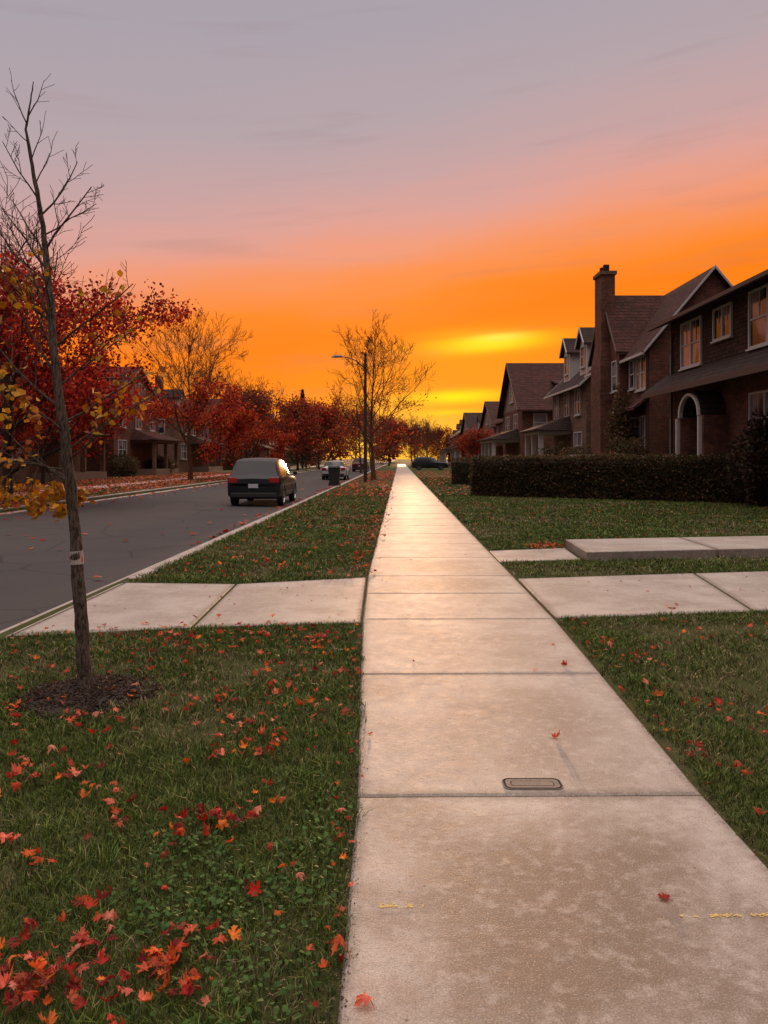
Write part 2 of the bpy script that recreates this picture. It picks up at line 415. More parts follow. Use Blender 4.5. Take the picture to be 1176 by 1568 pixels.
blades('grass',[(-2.6,-.1,1.2,2.6,15000,.050,.0025),(-3.2,-.1,2.6,4.2,9500,.050,.0034),(-3.4,-.1,4.2,7.1,5200,.05,.005),
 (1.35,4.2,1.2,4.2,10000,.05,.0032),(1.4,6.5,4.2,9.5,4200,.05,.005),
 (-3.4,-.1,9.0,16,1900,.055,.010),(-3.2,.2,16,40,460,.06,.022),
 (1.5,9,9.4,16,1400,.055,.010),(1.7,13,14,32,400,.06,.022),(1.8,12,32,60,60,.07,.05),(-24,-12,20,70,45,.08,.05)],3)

def leaf_cards(name,P,size,cols,parent=None,seed=1,flat=.0,jit=.25,mat=None):
    rr=np.random.default_rng(seed); n=len(P); P=np.asarray(P,float)
    nrm=rr.normal(size=(n,3)); nrm[:,2]=nrm[:,2]*(1-flat)+flat*4; nrm/=np.linalg.norm(nrm,axis=1)[:,None]
    t1=np.cross(nrm,rr.normal(size=(n,3))); t1/=np.linalg.norm(t1,axis=1)[:,None]; t2=np.cross(nrm,t1)
    s=size*rr.uniform(.6,1.35,(n,1))
    vv=np.zeros((n,6,3))
    vv[:,0]=P-t1*s*.5; vv[:,1]=P-t1*s*.12+t2*s*.42+nrm*s*.1; vv[:,2]=P+t1*s*.28+t2*s*.28; vv[:,3]=P+t1*s*.55-nrm*s*.08; vv[:,4]=P+t1*s*.25-t2*s*.3; vv[:,5]=P-t1*s*.15-t2*s*.4+nrm*s*.1
    f=np.array([[0,5,1],[1,5,4],[1,4,2],[2,4,3]]); ff=np.arange(n)[:,None,None]*6+f[None]
    cols=np.asarray(cols); c=cols[rr.integers(0,len(cols),n)]*rr.uniform(1-jit,1+jit,(n,1))
    return mesh_np(name,vv.reshape(-1,3),ff.reshape(-1,3),[mat or M_leaf],np.repeat(c[:,None],6,1).reshape(-1,3),parent=parent)
P=[]
for (cx,cy,sx,sy,n) in ((-.62,2.55,.16,.14,420),(-.35,2.1,.12,.15,200),(-.28,2.75,.08,.2,160),(-.75,2.95,.1,.1,130),(-.22,3.2,.05,.25,90)):
    P+= [(R.normal(cx,sx),R.normal(cy,sy),R.uniform(.02,.045)) for _ in range(n)]
P=np.array(P); P=P[P[:,0]<-.14]
leaf_cards('clover_weeds',P,.019,[(.07,.14,.03),(.09,.16,.04),(.05,.11,.025)],flat=.7,seed=4)
P=[]
for k in range(9000):
    y=1.3+R.random()**1.5*9; 
    if R.random()<.6: x=xl(y)+R.normal(-.01,.022)
    else: x=xr(y)+R.normal(.015,.02)
    P.append((x,y,R.uniform(.016,.022)))
leaf_cards('soil_crumbs',P,.0065,[(.07,.05,.03),(.11,.08,.05),(.22,.16,.09),(.06,.045,.03)],flat=.8,seed=14)

# ------------------------------------------------------------ fallen leaves
HL=[(0,1.0),(.07,.80),(.19,.83),(.14,.5),(.36,.6),(.42,.74),(.53,.6),(.82,.62),(.66,.44),(.76,.3),(.40,.18),(.5,.02),(.66,-.08),(.44,-.16),(.3,-.2),(.06,-.1),(.02,-.14),(.018,-.6)]
OUT=np.array(HL+[(-x,y) for x,y in HL[::-1][:-1]])
LCOL=np.array([lin(c) for c in ((178,42,36),(205,70,48),(228,120,96),(225,100,40),(120,26,30),(150,40,34),(222,140,120),(235,130,50),(200,90,60),(140,60,45))])
def maple_leaves(name,items,seed=2,parent=None):
    rr=np.random.default_rng(seed); m=len(OUT); V=[];C=[];F=[]
    # centre, inner ring, outer ring so that the blade can curl
    fan=[[0,1+i,1+(i+1)%m] for i in range(m)]
    for i in range(m):
        j=(i+1)%m; fan+= [[1+i,1+m+i,1+m+j],[1+i,1+m+j,1+j]]
    fan=np.array(fan); NV=2*m+1
    for k,(x,y,z,s,ci) in enumerate(items):
        o=OUT*(1+rr.normal(0,.06,OUT.shape)); inn=np.c_[o[:,0]*.5,.15+(o[:,1]-.15)*.5]
        px=np.r_[0,inn[:,0],o[:,0]]; py=np.r_[.15,inn[:,1],o[:,1]]
        r=np.hypot(px,py-.15); cu=rr.normal(.35,.55); fo=rr.uniform(-.2,1.1)
        dirc=rr.uniform(0,6.28); ddx=px*math.cos(dirc)+(py-.15)*math.sin(dirc)
        pz=cu*r*r*.5+fo*np.abs(px)*.55+.16*np.sin(px*7+rr.uniform(0,6))*r+.10*np.sin(py*8+rr.uniform(0,6))*r+np.clip(ddx,0,2)**2*rr.uniform(-.1,.8)
        pz=pz-pz.min()*.6
        p=np.c_[px*(1-.4*abs(fo)/1.1),py*(1-.15*min(abs(cu),1)),pz]*s*.5
        tilt=abs(rr.normal(0,.42)) if z>.024 else abs(rr.normal(0,.12)); ax=rr.uniform(0,6.28)
        Mx=np.array(Matrix.Rotation(rr.uniform(0,6.28),3,'Z'))@np.array(Matrix.Rotation(tilt,3,Vector((math.cos(ax),math.sin(ax),0))))
        if rr.random()<.35: Mx=Mx@np.diag([1,1,-1])
        p=p@Mx.T; p+=[x,y,z-min(0,p[:,2].min())]
        c=LCOL[rr.integers(0,len(LCOL)) if ci<0 else ci]*rr.uniform(.6,1.2)
        cc=np.tile(c,(NV,1)); cc*= (.7+.5*rr.random((NV,1))); cc[0]=cc[0]*1.2+.02
        c2=LCOL[rr.integers(0,len(LCOL))]; w=(rr.random()*.5)*np.clip(r/1.0,0,1)[:,None]; cc=cc*(1-w)+c2*w
        V.append(p);C.append(cc);F.append(fan+k*NV)
    return mesh_np(name,np.concatenate(V),np.concatenate(F),[M_leaf],np.concatenate(C),parent=parent)
it=[]
big=[(-.13,2.27,.10,3),(-.04,2.07,.095,2),(-.134,2.51,.06,2),(-.12,2.97,.05,2),(.95,2.58,.07,5),(.91,4.08,.08,8),(1.30,5.5,.09,0),(-.08,4.13,.05,0),(-.446,2.59,.095,0),(-.47,2.60,.07,4),(-.30,2.65,.06,6),(-.46,2.33,.08,7),(-.54,2.39,.07,0),(-1.0,2.2,.11,3),(-.95,2.13,.11,7),(-1.05,2.12,.1,2),(-.62,2.27,.1,1),(-1.45,2.95,.10,2),(-1.68,3.55,.10,2),(-1.43,3.57,.09,6),(-.79,3.78,.09,6),(-.85,4.3,.09,2),(-1.24,2.79,.08,3),(2.85,7.6,.1,0)]
for x,y,s,c in big: it.append((x,y,.022 if x>-.14 else .04,s,c))
clus=[(-1.02,2.19,.1,26),(-.88,2.06,.14,34),(-1.15,2.1,.12,22),(-1.3,2.25,.12,12),(-.62,2.25,.06,13),(-.57,2.1,.08,18),(-.65,3.08,.08,15),(-.58,3.12,.05,7),(-.83,2.98,.03,5),(-1.09,3.08,.04,6),(-1.2,3.33,.05,7),(-1.68,3.6,.12,18),(-1.45,2.95,.03,3),(-1.24,2.79,.05,4),(-.9,2.43,.06,7),(-.45,3.28,.02,2),(-1.43,3.57,.05,4),(-.79,3.78,.06,6),(-.68,3.84,.05,6),(-1.03,4.55,.12,12),(-.57,4.13,.1,14),(-.8,4.2,.1,11),(-.48,4.5,.12,13),(-.7,4.8,.12,12),(-1.55,6.1,.22,32),(-.52,6.24,.15,32),(-1.3,6.6,.25,24),(-.95,6.4,.15,18),(-2.2,6.3,.3,20),(-1.9,5.75,.3,16),(-2.1,4.4,.15,16),(-1.6,4.35,.12,12),(-2.3,4.1,.15,14),(-1.85,4.9,.25,12),(-.7,5.5,.2,10),(-.35,5.2,.1,8),
 (1.92,4.55,.08,9),(1.67,3.62,.04,5),(1.83,5.65,.06,10),(1.75,6.1,.06,7),(3.18,6.7,.1,3),(2.1,5.9,.05,4),(2.13,4.38,.05,3),(2.0,4.15,.05,3),(1.6,3.2,.04,4),(1.56,3.9,.05,4),(2.85,7.6,.04,2),(2.5,6.3,.3,7),(1.7,4.9,.08,4)]
for cx,cy,s,n in clus:
    for _ in range(n):
        x,y=R.normal(cx,s),R.normal(cy,s)
        if -.16<x<1.4: continue
        it.append((x,y,R.uniform(.03,.05),R.uniform(.04,.09),-1))
for _ in range(260):
    x=R.uniform(-3.2,-.2); y=R.uniform(1.8,6.9); it.append((x,y,R.uniform(.02,.045),R.uniform(.025,.075),-1))
for _ in range(60):
    x=R.uniform(1.5,5); y=R.uniform(2.5,7.2); it.append((x,y,R.uniform(.02,.045),R.uniform(.03,.075),-1))
for _ in range(12):
    x=R.uniform(-.1,1.5); y=R.uniform(4,12); it.append((x,y,.021,R.uniform(.02,.05),-1))
for _ in range(22):
    x=R.uniform(-3,-.2); y=R.uniform(6.9,9.1); it.append((x,y,.02,R.uniform(.02,.05),-1))
for _ in range(16):
    x=R.uniform(2,5); y=R.uniform(8,9.8); it.append((x,y,.02,R.uniform(.02,.06),-1))
def path_edge(n,y0,y1,f,sd,s):
    for _ in range(n):
        y=R.uniform(y0,y1); it.append((f(y)+R.normal(0,sd),y,.03,R.uniform(*s),-1))
path_edge(40,2,7,lambda y:xl(y)-.05,.035,(.025,.06)); path_edge(26,2.5,7,lambda y:xr(y)+.08,.05,(.025,.07))
path_edge(120,9.6,20,lambda y:xl(y)-.15,.12,(.05,.1))
for _ in range(70): it.append((R.normal(2.7,.18),R.normal(12.9,.22),.03,R.uniform(.06,.1),-1))
for _ in range(560):
    y=9.5+R.random()**1.2*26; it.append((R.uniform(-3.1,-.2)+K*y,y,.045,R.uniform(.06,.11),-1))
for _ in range(260):
    y=R.uniform(13,26); it.append((R.uniform(1.8,11),y,.045,R.uniform(.06,.1),-1))
maple_leaves('fallen_leaves',it)
P=[]
for _ in range(9000):
    y=20+R.random()**1.3*60; P.append((R.uniform(-22,-11.9)+K*y,y,R.uniform(.03,.07)))
for _ in range(300):
    y=R.uniform(12,60); P.append((-11.7+abs(R.normal(0,.7))+K*y,y,-.10))
for _ in range(70):
    y=R.uniform(9,50); x=R.uniform(-11,-3.9)+K*y; P.append((x,y,-.065))
for _ in range(120):
    y=R.uniform(14,60); P.append((-3.9+abs(R.normal(0,.15))*-1+K*y+.15,y,-.10))
for _ in range(1300):
    y=R.uniform(30,90); P.append((R.uniform(-3,-.4)+K*y,y,.05))
for _ in range(900):
    y=R.uniform(30,90); P.append((R.uniform(1.6,6)+K*y,y,.05))
leaf_cards('leaf_litter',P,.13,LCOL*.8,flat=.85,seed=8)

# ------------------------------------------------------------ mulch ring
v=[];f=[];nr,na=9,40
for i in range(nr+1):
    for k in range(na):
        a=2*math.pi*k/na; r=MUL[2]*1.02*i/nr*(1+.06*math.sin(3*a+1)+.04*math.sin(7*a))
        z=.05*(1-(i/nr)**2)+R.uniform(0,.012)+.002
        if i==nr: z=-.005
        v.append((MUL[0]+r*math.cos(a),MUL[1]+r*math.sin(a),z))
for i in range(nr):
    for k in range(na): f.append((i*na+k,i*na+(k+1)%na,(i+1)*na+(k+1)%na,(i+1)*na+k))
mul=empty('mulch_bed')
mesh_py('mulch_mound',v,f,[simple('mulch',(.035,.022,.016),.95,.4,40,.8,60)],parent=mul)
V=[];F=[];C=[]
for k in range(2000):
    r=MUL[2]*math.sqrt(R.random())*1.12; a=R.uniform(0,6.28)
    c=Vector((MUL[0]+r*math.cos(a),MUL[1]+r*math.sin(a),max(.05*(1-(r/MUL[2])**2),0)+.014)); 
    Mx=Matrix.Rotation(R.uniform(0,6.28),3,'Z')@Matrix.Rotation(R.normal(0,.4),3,'X')@Matrix.Rotation(R.normal(0,.4),3,'Y')
    L,Wd,T=R.uniform(.012,.04),R.uniform(.004,.011),.003; b=len(V)
    for s in ((-1,-1,-1),(1,-1,-1),(1,1,-1),(-1,1,-1),(-1,-1,1),(1,-1,1),(1,1,1),(-1,1,1)): V.append(tuple(c+Mx@Vector((s[0]*L/2,s[1]*Wd/2,s[2]*T/2))))
    F+=[(b,b+3,b+2,b+1),(b+4,b+5,b+6,b+7),(b,b+1,b+5,b+4),(b+1,b+2,b+6,b+5),(b+2,b+3,b+7,b+6),(b+3,b,b+4,b+7)]
    q=R.uniform(.4,2.6); C+=[(.045*q,.026*q,.018*q)]*8
mesh_np('wood_chips',V,F,[M_leaf],np.array(C),parent=mul)

# ------------------------------------------------------------ trees
class Tubes:
    def __init__(s): s.v=[];s.f=[]
    def add(s,pts,rad,n):
        pts=[Vector(p) for p in pts]; b=len(s.v); up=Vector((.13,.27,.95))
        for i,p in enumerate(pts):
            d=(pts[min(i+1,len(pts)-1)]-pts[max(i-1,0)]); 
            if d.length<1e-6: d=Vector((0,0,1))
            d.normalize(); a=d.cross(up)
            if a.length<.05: a=d.cross(Vector((1,0,0)))
            a.normalize(); c=d.cross(a)
            for k in range(n):
                t_=2*math.pi*k/n; s.v.append(p+(a*math.cos(t_)+c*math.sin(t_))*rad[i])
        for i in range(len(pts)-1):
            for k in range(n):
                s.f.append((b+i*n+k,b+i*n+(k+1)%n,b+(i+1)*n+(k+1)%n,b+(i+1)*n+k))
def rdir(d,ang,rr):
    a=d.cross(Vector((rr.normal(),rr.normal(),rr.normal()))); 
    if a.length<1e-4: a=Vector((1,0,0))
    a.normalize(); return (Matrix.Rotation(ang,3,a)@d).normalized()
def grow(T,L_,p,d,ln,r,lvl,rr,cfg):
    n=4 if lvl>0 else 3; pts=[p.copy()]; q=p.copy(); dd=d.copy()
    for i in range(n):
        dd=(dd+Vector(rr.normal(0,cfg['jit'],3))+Vector((0,0,cfg['up']))).normalized(); q=q+dd*ln/n; pts.append(q.copy())
    rads=[max(r*(1-.62*i/n),cfg['rmin']) for i in range(n+1)]
    T.add(pts,rads,6 if r>.06 else (4 if r>.015 else 3))
    if lvl<=0:
        for i in range(1,n+1): L_.append(pts[i])
        return
    nc=cfg['nc']
    for k in range(nc):
        tt=(k+rr.uniform(.3,1))/nc; tt=.18+.82*min(tt,1); i=min(int(tt*n),n-1); fr=tt*n-i
        s=pts[i].lerp(pts[i+1],fr); dloc=(pts[i+1]-pts[i]).normalized()
        nd=rdir(dloc,rr.uniform(.45,.95),rr)
        grow(T,L_,s,nd,ln*cfg['lr']*rr.uniform(.7,1.15)*(1-.35*tt),max(rads[i]*.55,cfg['rmin']),lvl-1,rr,cfg)
    L_.append(pts[-1])
def tree_data(H,Rad,r0,seed,lvl=3,nb=14,t0=.25,rmin=.012,nc=5,up=.08):
    rr=np.random.default_rng(seed); T=Tubes(); L_=[]
    cfg=dict(jit=.13,up=up,rmin=rmin,nc=nc,lr=.58)
    n=9; pts=[];q=Vector((0,0,-.1)); dd=Vector((0,0,1))
    for i in range(n+1):
        pts.append(q.copy()); dd=(dd+Vector(rr.normal(0,.07,3))+Vector((0,0,.15))).normalized(); q=q+dd*(H*.86/n)
    rads=[r0*(1-.88*(i/n)**.9) for i in range(n+1)]; rads[0]*=1.35
    T.add(pts,rads,10)
    for k in range(nb):
        tt=t0+(1-t0)*(k+rr.uniform(0,.8))/nb; tt=min(tt,.99); i=int(tt*n); fr=tt*n-i; s=pts[i].lerp(pts[i+1],fr)
        az_=k*2.4+rr.uniform(-.5,.5); u=(tt-t0)/(1-t0)
        pr=(math.sin(math.pi*min(1,.22+.78*u))**.7+.15); elv=.45+.8*u+rr.uniform(-.15,.15)
        d=Vector((math.cos(az_)*math.cos(elv),math.sin(az_)*math.cos(elv),math.sin(elv)))
        ln=Rad*pr*rr.uniform(.75,1.1)
        grow(T,L_,s,d,ln,max(rads[i]*.5,rmin*1.6),lvl-1,rr,cfg)
    return T,L_
def make_tree(name,loc,T,L_,leafn=0,leafsize=.12,cols=None,filt=None,spread=.2,seed=0,bark=None,scale=1,rot=0):
    e=empty(name,loc); e.rotation_euler=(0,0,rot); e.scale=(scale,)*3
    mesh_np('trunk_and_branches',[tuple(p) for p in T.v],T.f,[bark or M_barkd],smooth=True,parent=e)
    if leafn:
        rr=np.random.default_rng(seed+50); P=np.array([tuple(p) for p in L_])
        if filt is not None: P=P[filt(P)]
        Q=P[rr.integers(0,len(P),leafn)]+rr.normal(0,spread,(leafn,3))
        leaf_cards('foliage',Q,leafsize,cols,parent=e,seed=seed+9,jit=.4)
    return e
def dup(e,name,loc,scale,rot):
    n=empty(name,loc); n.scale=(scale,)*3; n.rotation_euler=(0,0,rot)
    for c in e.children:
        o=bpy.data.objects.new(c.name.split('.')[0],c.data); o.parent=n; link(o)
    return n
RED=np.array([lin(c) for c in ((172,42,30),(196,58,36),(128,28,26),(210,84,46),(182,50,38),(98,24,24),(150,34,30))])
ORG=np.array([lin(c) for c in ((205,90,34),(190,70,34),(215,115,45),(160,60,34))])
BRN=np.array([lin(c) for c in ((130,72,42),(150,88,42),(110,66,40),(140,56,36))])
T,L_=tree_data(8.6,4.9,.18,11,lvl=3,nb=24,t0=.13,rmin=.010,nc=6)
mp_=make_tree('red_maple_tree',(-13.0,26.5,0),T,L_,24000,.115,RED,spread=.22,seed=1,filt=lambda P:P[:,2]<7.4)
dup(mp_,'red_maple_tree',(-17.5,21.5,0),.95,2.1)
dup(mp_,'red_maple_tree',(-17.6,34.5,0),.62,4.1)
T,L_=tree_data(9.9,5.4,.16,23,lvl=4,nb=22,t0=.2,rmin=.010,nc=5,up=.10)
b2=make_tree('maple_tree',(-13.6,54,0),T,L_,6500,.16,np.r_[RED,ORG],spread=.3,seed=2,bark=M_bark_backlit,filt=lambda P:(P[:,2]<5.2)|((P[:,0]>.5)&(P[:,2]<6.5)))
T,L_=tree_data(9.9,4.4,.16,35,lvl=4,nb=22,t0=.18,rmin=.009,nc=5,up=.1)
b3=make_tree('bare_tree',(-.7,53,0),T,L_,800,.13,ORG,spread=.25,seed=3,bark=M_bark_backlit,filt=lambda P:P[:,2]<6)
T,L_=tree_data(7.0,4.2,.16,41,lvl=3,nb=16,t0=.2,rmin=.02,nc=6)
b4=make_tree('autumn_tree',(-14.5,82,0),T,L_,7500,.2,np.r_[RED,BRN],spread=.4,seed=4)
T,L_=tree_data(7.5,4.2,.16,43,lvl=3,nb=16,t0=.2,rmin=.022,nc=6)
b5=make_tree('autumn_tree',(-11.0,98,0),T,L_,6500,.22,np.r_[BRN,BRN,RED],spread=.4,seed=5)
for (x,y,s,r,src) in ((-9.5,112,1.1,1,b4),(-13,128,1.2,2,b5),(-2.5,84,.8,2,b3),(-17.5,100,1.1,4,b5),(-10,150,1.2,5,b4),(-2,120,.85,1,b3),(1.0,150,1.0,3,b5),(6.0,165,1.0,2,b3),(7.8,135,.8,.5,b3),(6.4,112,.6,1.5,b3),(-7,190,1.5,2,b5),(8,200,1.2,4,b4),(2,240,1.6,4,b5),(-24,60,.9,5,b4),(-27,110,1.3,5,b2),(-12.5,75,.8,1,b2),(10,230,1.2,2,b5),(13,185,1.0,2,b5),(-19.5,44,.75,2.2,b4),(9.5,79,.5,2.2,b5),(10.2,94,.5,1.2,b5)):
    dup(src,'bare_tree' if src is b3 else ('maple_tree' if src is b2 else 'autumn_tree'),(x,y,0),s,r)
e=empty('conifer_tree',(-12.5,118,0)); rr=np.random.default_rng(3); P=[]
for k in range(5000):
    u=rr.random()**.8; r=(1-u)*2.6*rr.uniform(.3,1)*(1+.25*math.sin(u*55)); a=rr.uniform(0,6.28); P.append((r*math.cos(a),r*math.sin(a),1+u*11-r*.25))
leaf_cards('foliage',P,.35,[(.03,.05,.02),(.045,.055,.025)],parent=e,seed=3)
T=Tubes(); T.add([(0,0,0),(0,0,6),(0,0,11.8)],[.2,.12,.03],8); mesh_np('trunk',[tuple(p) for p in T.v],T.f,[M_barkd],parent=e)

rr=np.random.default_rng(12); P=[]
for k in range(46):
    cx=rr.uniform(-150,160); cy=rr.uniform(300,360); hh=rr.uniform(7,12); w=rr.uniform(5,9)
    q=rr.normal(size=(420,3)); q/=np.linalg.norm(q,axis=1)[:,None]; q*=rr.random((420,1))**.4
    P.append(q*[w,w,hh*.5]+[cx,cy,hh*.5])
leaf_cards('distant_trees',np.concatenate(P),1.1,BRN*.7,seed=77)

# near young street tree
st=empty('young_street_tree',(0,0,0))
T=Tubes(); L_=[]
yb=4.86
tr=[(-1.875,yb,-.05),(-1.877,yb,.02),(-1.907,yb,.367),(-1.94,yb+.01,.815),(-1.972,yb+.02,1.18),(-2.012,yb,1.59),(-2.062,yb-.02,2.04),(-2.115,yb,2.57),(-2.16,yb+.01,2.975),(-2.213,yb,3.30),(-2.262,yb,3.58),(-2.235,yb,3.74),(-2.215,yb,3.88)]
rad=[.058,.046,.041,.037,.034,.031,.026,.021,.016,.012,.008,.005,.003]
def dens(tr,rad,n=6,j=.004,seed=1):
    rr=np.random.default_rng(seed); P=[];Q=[]
    for i in range(len(tr)-1):
        for k in range(n):
            a=k/n; p=Vector(tr[i]).lerp(Vector(tr[i+1]),a); p+=Vector(rr.normal(0,j*(rad[i]/.05)**.5,3)); P.append(p); Q.append((rad[i]*(1-a)+rad[i+1]*a)*rr.uniform(.93,1.1))
    P.append(Vector(tr[-1])); Q.append(rad[-1]); return P,Q
P_,Q_=dens(tr,rad); T.add(P_,Q_,14)
rr=np.random.default_rng(5); cfg=dict(jit=.10,up=.06,rmin=.0017,nc=5,lr=.45)
def br(i,fr,dx,dz,dy,ln,r,lvl=2):
    s=Vector(tr[i]).lerp(Vector(tr[i+1]),fr); grow(T,L_,s,Vector((dx,dy,dz)).normalized(),ln,r,lvl,rr,cfg)
B=[(10,.2,-.35,.9,.1,.30,.005,1),(10,.5,.4,.8,.1,.26,.005,1),(9,.3,.7,.8,-.2,.25,.005,1),(9,.7,-.8,.6,.1,.22,.004,1),(8,.2,.75,.75,.2,.42,.008,2),(8,.5,-.6,.8,-.2,.4,.007,2),(7,.3,-.7,.75,.3,.55,.009,2),(7,.6,.65,.85,-.2,.5,.009,2),(7,.85,.75,.6,.5,.4,.007,2),(6,.3,.6,.8,.2,.65,.011,2),(6,.6,-.75,.6,.2,.6,.010,2),(6,.8,.1,.8,-.8,.5,.009,2),(5,.3,.8,.55,.2,.6,.010,2),(5,.5,-.8,.6,-.1,.75,.011,2),(5,.8,.75,.7,.4,.5,.009,2),(4,.4,-.85,.35,.3,.6,.009,2),(4,.75,.85,.45,-.2,.5,.009,2),(5,.15,-.3,.5,-.8,.5,.009,2),(4,.6,-.9,.1,-.2,.5,.007,2),(6,.1,-.4,.9,.4,.7,.01,2),(4,.9,.9,.8,.3,.55,.008,2),(7,.1,-.9,.5,-.2,.5,.008,2),(6,.45,-.5,.9,-.2,.75,.010,2),(5,.95,-.6,.85,.1,.8,.011,2),(7,.45,-.3,.9,.2,.55,.008,2),(8,.8,.5,.9,-.3,.3,.005,1)]
for b_ in B: br(*b_)
mesh_np('trunk_and_branches',[tuple(p) for p in T.v],T.f,[M_bark],smooth=True,parent=st)
P=np.array([tuple(p) for p in L_]); P=P[(P[:,2]<2.75)]
YEL=np.array([lin(c) for c in ((215,150,30),(195,128,25),(172,105,25),(180,140,45),(145,80,30),(160,120,40))])
idx=rr.integers(0,len(P),280); 
sel=P[idx]+rr.normal(0,.02,(280,3)); sel[:,2]-=.02
leaf_cards('foliage',sel,.050,YEL,parent=st,seed=6)
T=Tubes(); L2=[]
T.add([tr[4],(-2.06,yb+.05,1.40),(-2.2,yb+.1,1.46),(-2.42,yb+.1,1.47)],[.012,.009,.007,.005],6)
for k in range(8): grow(T,L2,Vector((-2.08-.05*k,yb+.1,1.43+.005*k)),Vector((.35-.12*k,.25*(-1)**k,-.55)).normalized(),.24,.004,2,rr,dict(jit=.12,up=-.03,rmin=.0017,nc=4,lr=.5))
mesh_np('low_branch',[tuple(p) for p in T.v],T.f,[M_bark],smooth=True,parent=st)
P=np.array([tuple(p) for p in L2]); Q=P[rr.integers(0,len(P),330)]+rr.normal(0,.02,(330,3)); Q[:,2]-=.02
leaf_cards('low_foliage',Q,.047,YEL,parent=st,seed=16)
T=Tubes(); T.add([(-1.944,yb+.01,.83),(-1.949,yb+.012,.915)],[.041,.040],16)
mesh_np('tag_band',[tuple(p) for p in T.v],T.f,[simple('tag_white',(.42,.37,.34),.6,.25,40,0)],parent=st)
T=Tubes(); T.add([(-1.9445,yb+.01,.845),(-1.948,yb+.012,.885)],[.0420,.0413],16)
keep=[q for i,q in enumerate(T.f) if i%16 in (1,2,3,9,10,11,12)]
mesh_np('tag_stripe',[tuple(p) for p in T.v],keep,[simple('tag_red',(.5,.09,.05),.6,.2,40,0)],parent=st)

# ------------------------------------------------------------ hedge & shrubs
def hedge(name,p0,p1,th,h,nl,cols,seed):
    e=empty(name); rr=np.random.default_rng(seed); p0=np.array(p0,float);p1=np.array(p1,float); d=p1-p0; L=np.linalg.norm(d); d/=L; n_=np.array([-d[1],d[0]])
    v=[];f=[];NX=int(L*3)
    for i in range(NX+1):
        for (w,z) in ((-.5,0),(-.5,.6),(-.42,.93),(0,1),(.42,.93),(.5,.6),(.5,0)):
            p=p0+d*L*i/NX+n_*th*w*.86; v.append((p[0]+rr.normal(0,.02),p[1]+rr.normal(0,.02),z*h*.93+(rr.normal(0,.02) if z>0 else 0)))
    for i in range(NX):
        for k in range(6): f.append((i*7+k,i*7+k+1,i*7+8+k,i*7+7+k))
    f.append(tuple(range(7))); f.append(tuple(NX*7+k for k in range(7)))
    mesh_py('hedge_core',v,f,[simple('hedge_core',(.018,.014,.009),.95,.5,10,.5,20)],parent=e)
    u=rr.uniform(0,L,nl); side=rr.random(nl); z=rr.uniform(0,1,nl)
    w=np.where(side<.42,-.5,np.where(side<.62,.5,rr.uniform(-.5,.5,nl)))
    zz=np.where(side<.62,z,1.0)
    ends=rr.random(nl)<.05; u=np.where(ends,np.where(rr.random(nl)<.5,0,L),u); w=np.where(ends,rr.uniform(-.5,.5,nl),w); zz=np.where(ends,z,zz)
    bump=.2*(vnoise(u*1.0,zz*3+w*3,1.6,seed)-.5)
    p=p0[None]+d[None]*u[:,None]+n_[None]*((w*th*(1+bump))[:,None])
    P=np.c_[p,zz*h*(1+.09*(vnoise(u,w,1.1,seed+1)-.5))]+rr.normal(0,.05,(nl,3))
    leaf_cards('foliage',P,.07,cols,parent=e,seed=seed,jit=.6)
HC=[(.06,.055,.022),(.09,.065,.028),(.11,.055,.032),(.05,.05,.018),(.15,.075,.038)]
hedge('hedge',(3.75,31.0),(12.6,25.6),1.1,1.52,34000,HC,31)
hedge('hedge',(3.9,44),(9.5,43.0),.9,1.45,6000,HC,32)
def shrub(name,loc,r,h,nl,cols,seed,size=.09):
    e=empty(name,loc); rr=np.random.default_rng(seed); q=rr.normal(size=(nl,3)); q/=np.linalg.norm(q,axis=1)[:,None]
    rad=rr.random((nl,1))**.25*(1+.25*np.sin(q[:,:1]*6+seed)*np.cos(q[:,1:2]*5)); P=q*rad*[r,r,h*.55]+[0,0,h*.5]; P=P[P[:,2]>.02]
    leaf_cards('foliage',P,size,cols,parent=e,seed=seed,jit=.5)
    T=Tubes()
    for k in range(14):
        a=rr.uniform(0,6.28); T.add([(0,0,0),(math.cos(a)*r*.4,math.sin(a)*r*.4,h*.5),(math.cos(a)*r*.6,math.sin(a)*r*.6,h*.85)],[.03,.02,.006],4)
    mesh_np('stems',[tuple(p) for p in T.v],T.f,[M_barkd],parent=e)
shrub('shrub',(11.9,24.0,0),.95,2.6,9000,[(.08,.035,.03),(.05,.03,.022),(.06,.05,.022)],41)
shrub('shrub',(10.6,33.5,0),1.1,2.3,5000,HC,42); shrub('shrub',(9.6,38,0),1.0,2.0,4000,HC,43); shrub('shrub',(10.5,47,0),1.2,2.2,4000,HC,44,.12)
shrub('shrub',(11.2,36.2,0),.7,4.4,3500,[(.12,.06,.03),(.07,.05,.02),(.16,.09,.04)],47,.12)
shrub('shrub',(-21,62,0),1.2,1.8,2500,HC,45,.12); shrub('shrub',(-21,72,0),1.3,1.6,2500,HC,46,.12)

